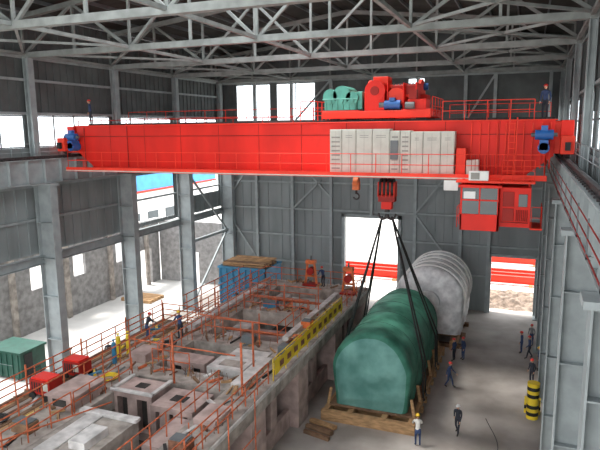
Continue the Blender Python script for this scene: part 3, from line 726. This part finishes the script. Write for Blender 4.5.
# ------------------------------------------------------------------ workers
def worker(x,y,z,rot,shirt,pants,helmet,pose='stand'):
    kn={'stand':((.02,.0),(.03,.0)),'walk':((.16,.24),(-.02,-.26)),'lean':((.10,.02),(.08,-.02))}[pose]
    lean=.22 if pose=='lean' else .02
    J=[('pel',(0,0,.94),.135),('wai',(0,lean*.3,1.08),.125),('che',(0,lean*.8,1.30),.15),('nb',(0,lean,1.44),.085),('nk',(0,lean+.02,1.52),.055)]
    E=[(0,1),(1,2),(2,3),(3,4)]; names=['torso']*4
    def aj(n_,p,r): J.append((n_,p,r)); return len(J)-1
    hands=[]
    for si,s in enumerate((-1,1)):
        k_,a_=kn[si]
        h=aj('hip',(s*.10,0,.86),.095); kk=aj('knee',(s*.11,k_,.49),.062); an=aj('ank',(s*.11,a_,.10),.045); to=aj('toe',(s*.125,a_+.17,.045),.042)
        E+= [(0,h),(h,kk),(kk,an),(an,to)]; names+=['leg','leg','leg','boot']
        sh=aj('sh',(s*.185,lean*.95,1.40),.068)
        if pose=='walk': el=(s*.24,lean-.10*s,1.14); wr=(s*.25,lean+.02-.24*s*1.0+.1,.92)
        elif pose=='lean': el=(s*.25,lean+.12,1.16); wr=(s*.18,lean+.36,1.08)
        else: el=(s*.25,-.02,1.13); wr=(s*.24,.10,.90)
        el_=aj('el',el,.048); wr_=aj('wr',wr,.032)
        dirv=(V(wr)-V(el)).normalized(); pm=V(wr)+dirv*.085
        pl=aj('palm',tuple(pm),.036)
        E+=[(2,sh),(sh,el_),(el_,wr_),(wr_,pl)]; names+=['torso','arm','arm','hand']
        hands.append((V(wr),pm,dirv,s))
    me=bpy.data.meshes.new("tmp"); me.from_pydata([j[1] for j in J],E,[])
    ob=bpy.data.objects.new("tmp",me); bpy.context.scene.collection.objects.link(ob)
    md=ob.modifiers.new("s","SKIN"); sd=ob.modifiers.new("ss","SUBSURF"); sd.levels=1; sd.render_levels=1
    sv=me.skin_vertices[0].data
    for i,j in enumerate(J): sv[i].radius=(j[2],j[2]*(.78 if j[0] in('che','wai','pel') else 1)); sv[i].use_root=(i==0)
    dg=bpy.context.evaluated_depsgraph_get(); ev=ob.evaluated_get(dg); em=ev.to_mesh()
    W=MB(); base=[v.co.copy() for v in em.vertices]
    segs=[(V(J[a][1]),V(J[b_][1]),nm) for (a,b_),nm in zip(E,names)]
    def seg(c):
        best=None
        for a,b_,nm in segs:
            ab=b_-a; t_=max(0,min(1,(c-a).dot(ab)/ab.length_squared)); dd=(c-(a+ab*t_)).length
            if best is None or dd<best[0]: best=(dd,nm)
        return best[1]
    km={'torso':shirt,'arm':shirt,'hand':'skin','leg':pants,'boot':'boot'}
    W.v=[tuple(c) for c in base]
    for p in em.polygons:
        k_=km[seg(p.center)]
        if p.center.z>1.485: k_='skin'
        if p.center.z<.97 and k_==shirt and abs(p.center.x)<.17: k_=pants
        W.f.append(list(p.vertices)); W.m.append(W.mi(k_)); W.s.append(True)
    ev.to_mesh_clear(); bpy.data.objects.remove(ob); bpy.data.meshes.remove(me)
    for wr,pm,dv,s in hands:
        side=V((0,1,0)) if abs(dv.y)<.8 else V((1,0,0)); side=(side-dv*side.dot(dv)).normalized(); nrm=dv.cross(side).normalized()
        for i,(o,L) in enumerate(((.026,.07),(.009,.078),(-.009,.072),(-.026,.058))):
            a=pm+side*o; b_=a+dv*L*.45; c_=b_+(dv*.8-nrm*s*.5).normalized()*L*.35; d_=c_+(dv*.4-nrm*s*.9).normalized()*L*.25
            W.cyl(a,b_,.0095,'skin',6,.009); W.cyl(b_,c_,.009,'skin',6,.008); W.cyl(c_,d_,.008,'skin',6,.006)
        a=wr+dv*.03+side*.03; b_=a+(side+dv*.7).normalized()*.035; W.cyl(a,b_,.012,'skin',6,.01); W.cyl(b_,b_+(dv+side*.3).normalized()*.03,.01,'skin',6,.007)
    hc=V((0,lean+.035,1.615))
    W.ell(hc,(.075,.092,.115),'skin',16,10)
    W.ell(hc+V((0,-.02,.02)),(.082,.088,.105),'hair',16,8,-.15,1)
    W.cyl(hc+V((0,.085,.01)),hc+V((0,.112,-.02)),.010,'skin',8,.015)
    for s in (-1,1):
        W.ell(hc+V((s*.03,.082,.015)),(.013,.010,.008),'hwhite',8,5); W.ell(hc+V((s*.03,.090,.015)),(.006,.005,.006),'hair',6,4); W.ell(hc+V((s*.077,0,-.005)),(.012,.02,.03),'skin',8,5)
        W.box(hc.x+s*.03-.017,hc.x+s*.03+.017,hc.y+.082,hc.y+.09,hc.z+.028,hc.z+.034,'hair')
    W.ell(hc+V((0,.082,-.05)),(.024,.010,.007),'hred',8,4)
    W.ell(hc+V((0,-.005,.045)),(.108,.128,.115),helmet,18,7,0,1); W.cyl(hc+V((0,.0,.038)),hc+V((0,.0,.05)),.125,helmet,18,.118); W.ell(hc+V((0,.09,.042)),(.075,.085,.012),helmet,12,4)
    o=W.build("worker"); o.location=(x,y,z); o.rotation_euler=(0,0,rot)
    zmin=min(v.co.z for v in o.data.vertices); o.location.z=z-zmin
for a in [(-2.9,31.3,0,2.9,'navy','navy','hwhite','walk'),(-4.75,29.2,0,.3,'wshirt','denim','hyel','lean'),
          (-4.1,37.2,0,-1.8,'denim','denim','hred','walk'),(-4.3,41.7,0,1.2,'denim','navy','hred','stand'),(-3.7,42.2,0,2.2,'denim','denim','hred','stand'),
          (.3,44.9,0,1.4,'denim','denim','hred','stand'),(.85,44.1,0,1.9,'denim','navy','hred','walk'),(1.0,46.9,0,2.6,'gshirt','denim','hred','stand'),
          (1.5,42.0,0,1.6,'denim','denim','hyel','stand'),(1.0,39.6,0,2.4,'navy','navy','hred','stand'),
          (-28.0,32.6,0,.6,'navy','denim','hwhite','stand'),(-27.0,33.4,0,-.9,'gshirt','navy','hyel','stand'),
          (-19.3,29.0,ZT,1.0,'denim','navy','hyel','lean'),(-22.2,29.5,ZT-.58,-.5,'navy','denim','hred','lean'),
          (.7,32.3,gz1+.06,2.7,'denim','navy','hred','stand'),(-28.0,32.4,gz1+.06,2.2,'denim','navy','hred','stand'),
          (-14.9,43.1,ZT,2.9,'denim','navy','hred','lean')]:
    worker(*a)
# ------------------------------------------------------------------ light + camera
w=bpy.data.worlds.new("overcast_sky"); bpy.context.scene.world=w; w.use_nodes=True
bg=w.node_tree.nodes["Background"]; bg.inputs[0].default_value=(0.93,0.96,1.0,1); bg.inputs[1].default_value=3.3
sl=bpy.data.lights.new("sun","SUN"); sl.energy=7.0; sl.angle=.25; sl.color=(1,.97,.92)
so=bpy.data.objects.new("sun",sl); bpy.context.scene.collection.objects.link(so); so.rotation_euler=V((-.55,.05,1)).to_track_quat('Z','Y').to_euler()
cam=bpy.data.cameras.new("camera"); co=bpy.data.objects.new("camera",cam); bpy.context.scene.collection.objects.link(co)
th,ph,rl=math.radians(21.4),math.radians(9.5),math.radians(.6)
F=V((-math.sin(th)*math.cos(ph),math.cos(th)*math.cos(ph),-math.sin(ph))); R=V((math.cos(th),math.sin(th),0)); U=R.cross(F)
R2=R*math.cos(rl)-U*math.sin(rl); U2=U*math.cos(rl)+R*math.sin(rl)
mx=Matrix((R2,U2,-F)).transposed().to_4x4(); mx.translation=V((0,0,H)); co.matrix_world=mx
cam.lens=34.8; cam.sensor_width=36; cam.clip_end=1000; cam.clip_start=.1
bpy.context.scene.camera=co
bpy.context.scene.view_settings.view_transform='Standard'
